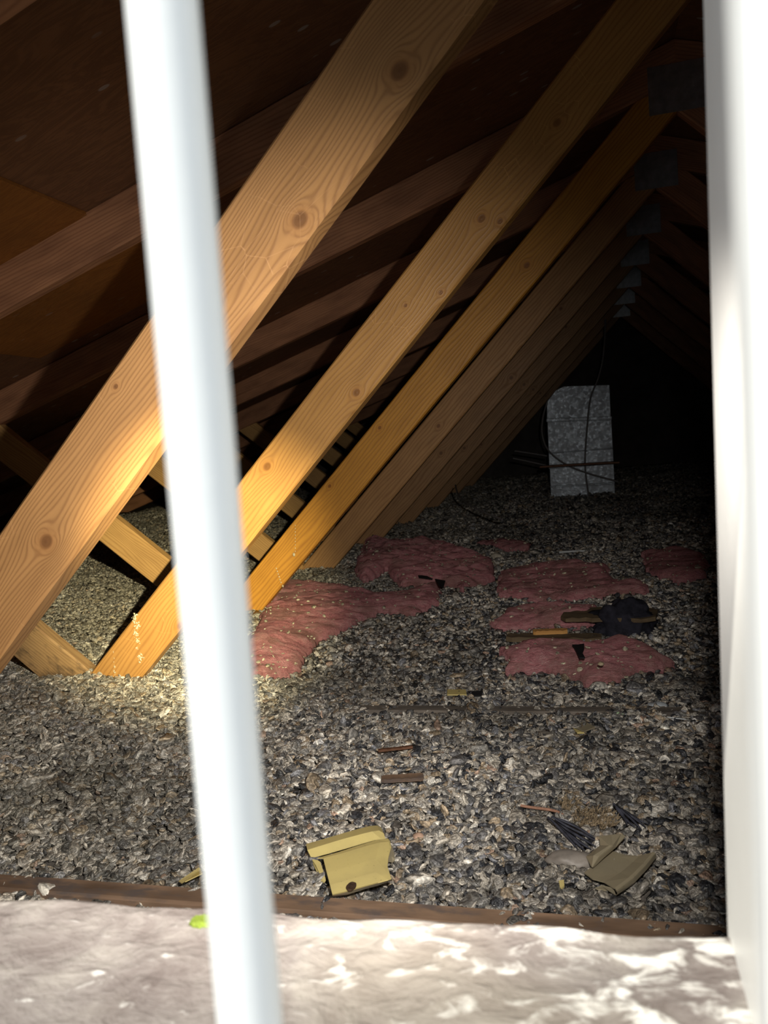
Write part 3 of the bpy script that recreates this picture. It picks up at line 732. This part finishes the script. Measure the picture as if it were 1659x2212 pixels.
def plank(name, a, b, w, h, mat, label, cat, lift=0.0):
    p0, p1 = on_gnd(*a), on_gnd(*b); z = max(gz(*p0.xy), gz(*p1.xy))+lift; d = Vector((p1.x-p0.x, p1.y-p0.y, 0)); L = d.length
    N = 14; bm = bmesh.new(); rs = random.Random(len(label)); R_ = []
    for i in range(N+1):
        x = L*i/N; k = 1+.25*(rs.random()-.5) if 0 < i < N else .7
        R_.append([bm.verts.new(c) for c in ((x, -w/2*k, 0), (x, w/2*k, 0), (x, w/2*k, h), (x, -w/2*k, h*(.8+.3*rs.random())))])
    for A, B in zip(R_[:-1], R_[1:]):
        for k in range(4): bm.faces.new((A[k], A[(k+1) % 4], B[(k+1) % 4], B[k]))
    bm.faces.new(R_[0][::-1]); bm.faces.new(R_[-1]); bmesh.ops.recalc_face_normals(bm, faces=bm.faces[:])
    o = finish(name, bm, mat); o.location = (p0.x, p0.y, z); o.rotation_euler = (0, 0, math.atan2(d.y, d.x)); return tag(o, label, cat)
plank('wood_batten', (1096, 1376), (1300, 1373), .045, .012, M_batten, 'split brown batten lying between the two nearer pink insulation pieces', 'batten', -.002)
plank('wood_splinter', (1152, 1371), (1226, 1369), .018, .010, M_bright, 'bright orange splinter on top of the split brown batten', 'splinter', .012)
plank('plywood_offcut', (1218, 1338), (1420, 1352), .11, .010, M_batten, 'dull olive brown board piece behind the dark cloth lump', 'board', .02)
plank('wood_splinter', (818, 1632), (892, 1618), .006, .004, M_pipe, 'thin rusty splinter lying on the fill above the cream siding offcut', 'splinter', .012)
plank('wood_splinter', (825, 1690), (915, 1682), .018, .006, M_tie, 'grey weathered splinter on the fill above the cream siding offcut', 'splinter', .010)

# dark cloth lump: crumpled
def crumple(name, px, py, rx, ry, rz, mat, label, cat, seed):
    q = on_surf(px, py); bm = bmesh.new(); bmesh.ops.create_icosphere(bm, subdivisions=4, radius=1)
    from mathutils import noise as mn
    for v in bm.verts:
        d = v.co.normalized(); n1 = mn.noise(d*1.7+Vector((seed, 0, 0))); n2 = abs(mn.noise(d*4+Vector((0, seed, 0)))); k = 1+.45*n1-.35*n2
        v.co = Vector((d.x*rx*k, d.y*ry*k, max(-.25, d.z)*rz*k))
    o = finish(name, bm, mat, None, True); o.location = (q.x, q.y, sz(q.x, q.y)+rz*.2); return tag(o, label, cat)
crumple('cloth_bundle', 1343, 1368, .085, .05, .060, M_cloth, 'crumpled dark blue black cloth bundle on the pink insulation at right', 'cloth', 3.1)
small('felt_scrap', [(1236, 1392), (1248, 1392), (1262, 1390), (1262, 1400), (1258, 1410), (1264, 1420), (1252, 1420), (1244, 1404)], .012, M_felt, 'torn black scrap lying on the brightest pink insulation pillow', 'felt scrap')
small('felt_scrap', [(940, 1250), (962, 1254), (958, 1268), (947, 1264)], .012, M_felt, 'black square scrap at the right tip of the large salmon insulation piece', 'felt scrap')
small('felt_scrap', [(902, 1241), (922, 1244), (935, 1250), (905, 1247)], .012, M_felt, 'thin black scrap on the salmon insulation left of the square one', 'felt scrap')

# remains of a dead bird: wing of overlapping feathers, second wing, down, leg
bird = empty('dead_bird', tuple(on_surf(1270, 1790))); tag(bird, 'remains of a dead dark feathered bird on the fill above the dusty siding offcut', 'bird')
def feather(bm, a, b, w, z0, z1, curve=.0):
    n = 8; P = []
    a, b = Vector(a), Vector(b); d = (b-a); pr = Vector((-d.y, d.x, 0)).normalized()
    for i in range(n+1):
        s = i/n; c = a+d*s+pr*curve*math.sin(math.pi*s); c.z = z0+(z1-z0)*s; ww = w*math.sin(math.pi*min(1, .12+s*.86))**.6
        P.append((bm.verts.new(c+pr*ww), bm.verts.new(c+Vector((0, 0, w*.35))), bm.verts.new(c-pr*ww), bm.verts.new(c-Vector((0, 0, w*.15)))))
    for A, B in zip(P[:-1], P[1:]):
        for k in range(4): bm.faces.new((A[k], A[(k+1) % 4], B[(k+1) % 4], B[k]))
def wing(name, root, tips, w, seed):
    bm = bmesh.new(); rs = random.Random(seed); r = on_surf(*root)
    for i, tpx in enumerate(tips):
        e = on_surf(*tpx); st = r+(e-r)*rs.uniform(.0, .12); feather(bm, st, e, w*rs.uniform(.8, 1.1), sz(r.x, r.y)+.014+.001*i, sz(e.x, e.y)+.008, rs.uniform(-.003, .006))
    bmesh.ops.recalc_face_normals(bm, faces=bm.faces[:]); return kid(finish(name, bm, M_feather, None, True), bird)
wing('wing', (1185, 1790), [(1292, 1832), (1288, 1842), (1278, 1848), (1264, 1850), (1250, 1848), (1286, 1824), (1272, 1818)], .0035, 1)
wing('wing', (1325, 1760), [(1400, 1792), (1396, 1800), (1388, 1806), (1372, 1800), (1356, 1796)], .003, 2)
def down(name, px, py, rx, ry, n, seed, mat):
    rs = random.Random(seed); q = on_surf(px, py); bm = bmesh.new()
    for k in range(n):
        a = rs.uniform(0, 6.283); d = math.sqrt(rs.random()); s = Vector((q.x+rx*d*math.cos(a), q.y+ry*d*math.sin(a), 0)); s.z = sz(s.x, s.y)+.004
        dr = Vector((rs.uniform(-1, 1), rs.uniform(-1, 1), rs.uniform(.1, .9))).normalized()*rs.uniform(.006, .014); pr = Vector((-dr.y, dr.x, 0)).normalized()*.0005
        v = [bm.verts.new(c) for c in (s-pr, s+pr, s+dr*.6+pr+Vector((0, 0, .001)), s+dr*.6-pr, s+dr)]
        bm.faces.new((v[0], v[1], v[2], v[3])); bm.faces.new((v[3], v[2], v[4]))
    return kid(finish(name, bm, mat), bird)
down('down_tuft', 1230, 1745, .016, .02, 260, 5, M_fluff); down('down_tuft', 1285, 1775, .030, .035, 700, 6, M_fluff)
lg = [on_surf(x, y, .008) for x, y in ((1125, 1740), (1160, 1748), (1200, 1746), (1215, 1760))]; kid(tube('leg', [tuple(v) for v in lg], .0022, M_bone), bird)

# ------------------------------------------------------------------ duct and wires at the far end
YD = 4.92
dz0 = .0
duct = empty('metal_duct', (-.09, YD, .03)); tag(duct, 'galvanised sheet metal duct rising from the fill at the far end of the attic', 'duct')
def quad_sec(pts_px, depth): return [at_y(x, y, YD) for x, y in pts_px]
def prism(name, pix, y0, dep, mat, par):
    bm = bmesh.new(); P = [at_y(x, y, y0) for x, y in pix]; n = len(P)
    A = [bm.verts.new(p) for p in P]; B = [bm.verts.new(p+Vector((0, dep, 0))) for p in P]
    bm.faces.new(A); bm.faces.new(B[::-1])
    for i in range(n): bm.faces.new((A[i], B[i], B[(i+1) % n], A[(i+1) % n]))
    bmesh.ops.recalc_face_normals(bm, faces=bm.faces[:]); bmesh.ops.bevel(bm, geom=bm.edges[:], offset=.003, segments=1, affect='EDGES'); return kid(finish(name, bm, mat), par)
prism('duct_elbow', [(1181, 868), (1200, 843), (1218, 834), (1317, 831), (1320, 902), (1181, 908)], YD, .22, M_galv, duct)
prism('duct_section', [(1182, 909), (1321, 903), (1326, 1000), (1186, 1010)], YD, .22, M_galv, duct)
prism('duct_section', [(1187, 1011), (1326, 1001), (1330, 1090), (1191, 1096)], YD, .22, M_galv, duct)
prism('duct_seam', [(1180, 904), (1322, 899), (1322, 907), (1180, 912)], YD-.006, .23, M_galv, duct)
prism('duct_seam', [(1184, 1006), (1327, 996), (1327, 1003), (1185, 1013)], YD-.006, .23, M_galv, duct)
prism('duct_seam', [(1186, 978), (1324, 967), (1324, 970), (1186, 981)], YD-.003, .22, M_galv, duct)
prism('duct_seam', [(1188, 1050), (1328, 1042), (1328, 1046), (1188, 1054)], YD-.004, .22, M_galv, duct)
def wire(name, pix, Y, r, mat, label, cat='cable', group=None):
    pts = [tuple(at_y(p[0], p[1], p[2] if len(p) > 2 else Y)) for p in pix]; o = tube(name, pts, r, mat); return tag(o, label, cat, group)
wire('copper_pipe', [(1166, 1009), (1250, 1003), (1338, 999)], YD-.10, .008, M_pipe, 'brown pipe running level across the front of the metal duct', 'pipe')
wire('grey_cable', [(1308, 690), (1306, 760), (1298, 800), (1288, 830), (1272, 860), (1268, 940), (1260, 1010), (1272, 1070)], YD-.05, .005, M_cable, 'grey cable hanging from the ridge and running down the face of the duct')
wire('grey_cable', [(1182, 868), (1168, 910), (1170, 955), (1195, 990), (1250, 1020), (1335, 1040)], YD-.06, .005, M_cable, 'grey cable looping out past the left edge of the duct and across its lower front')
wire('grey_cable', [(1112, 974), (1140, 978), (1182, 985)], YD, .005, M_cable, 'short pale cable left of the duct, upper of the two level ones')
wire('grey_cable', [(1108, 990), (1150, 998), (1190, 1008)], YD, .005, M_cable, 'short pale cable left of the duct, lower of the two level ones')
wire('grey_cable', [(984, 1048, 3.9), (986, 1066, 3.7), (1002, 1086, 3.5), (1040, 1105, 3.3), (1085, 1122, 3.2)], 4, .004, M_cable, 'grey cable rising in a curve from the fill at the dim truss feet')

# small bits scattered on the fill
def stick(name, pix, r, mat, label, cat, lift=.008):
    pts = [tuple(on_surf(x, y, lift)) for x, y in pix]; return tag(tube(name, pts, r, mat), label, cat)
M_pale = mat_plain('pale_wire', (.62, .66, .68), .4, .5)
stick('wire_offcut', [(1208, 1193), (1235, 1191), (1264, 1190)], .004, M_pale, 'thin pale wire lying level on the dark fill in front of the metal duct', 'wire')
stick('straw', [(1442, 1549), (1462, 1552), (1482, 1554)], .0012, M_pale, 'thin whitish straw near the right jamb on the dark fill', 'straw')
def pebble(name, px, py, rx, ry, rz, col, label, cat, seed):
    m = mat_plain(name+'_shell', col, .5, .4, 0, 60, .2, .3, 120)
    q = on_surf(px, py); bm = bmesh.new(); bmesh.ops.create_icosphere(bm, subdivisions=3, radius=1)
    from mathutils import noise as mn
    for v in bm.verts:
        d = v.co.normalized(); k = 1+.25*mn.noise(d*1.6+Vector((seed, 0, 0))); v.co = Vector((d.x*rx*k, d.y*ry*k, d.z*rz*k))
    o = finish(name, bm, m, None, True); o.location = (q.x, q.y, q.z+rz*.7); return tag(o, label, cat)
pebble('pebble', 1072, 1208, .022, .018, .014, (.42, .38, .31), 'rounded buff pebble at the back edge of the torn mounded insulation', 'pebble', 1)
pebble('pale_flake', 1338, 1546, .007, .007, .004, (.55, .78, .50), 'small pale green flake on the dark fill below the brightest insulation pillow', 'flake', 2)
pebble('pale_flake', 1420, 1530, .020, .012, .007, (.42, .46, .50), 'bluish grey flake on the dark fill near the right jamb', 'flake', 3)
pebble('pale_flake', 1298, 1437, .006, .006, .004, (.40, .33, .22), 'tiny brown shell flake on the brightest insulation pillow', 'flake', 4)
pebble('stone_lump', 1235, 1868, .030, .016, .010, (.20, .18, .16), 'flat grey lump on the fill left of the dusty siding offcut', 'lump', 5)
pebble('stone_lump', 840, 1690, .034, .010, .006, (.22, .21, .17), 'flat elongated grey green lump above the cream siding offcut', 'lump', 6)
pebble('pebble', 905, 1815, .008, .008, .006, (.45, .30, .22), 'small tan pink pebble right of the cream siding offcut', 'pebble', 7)
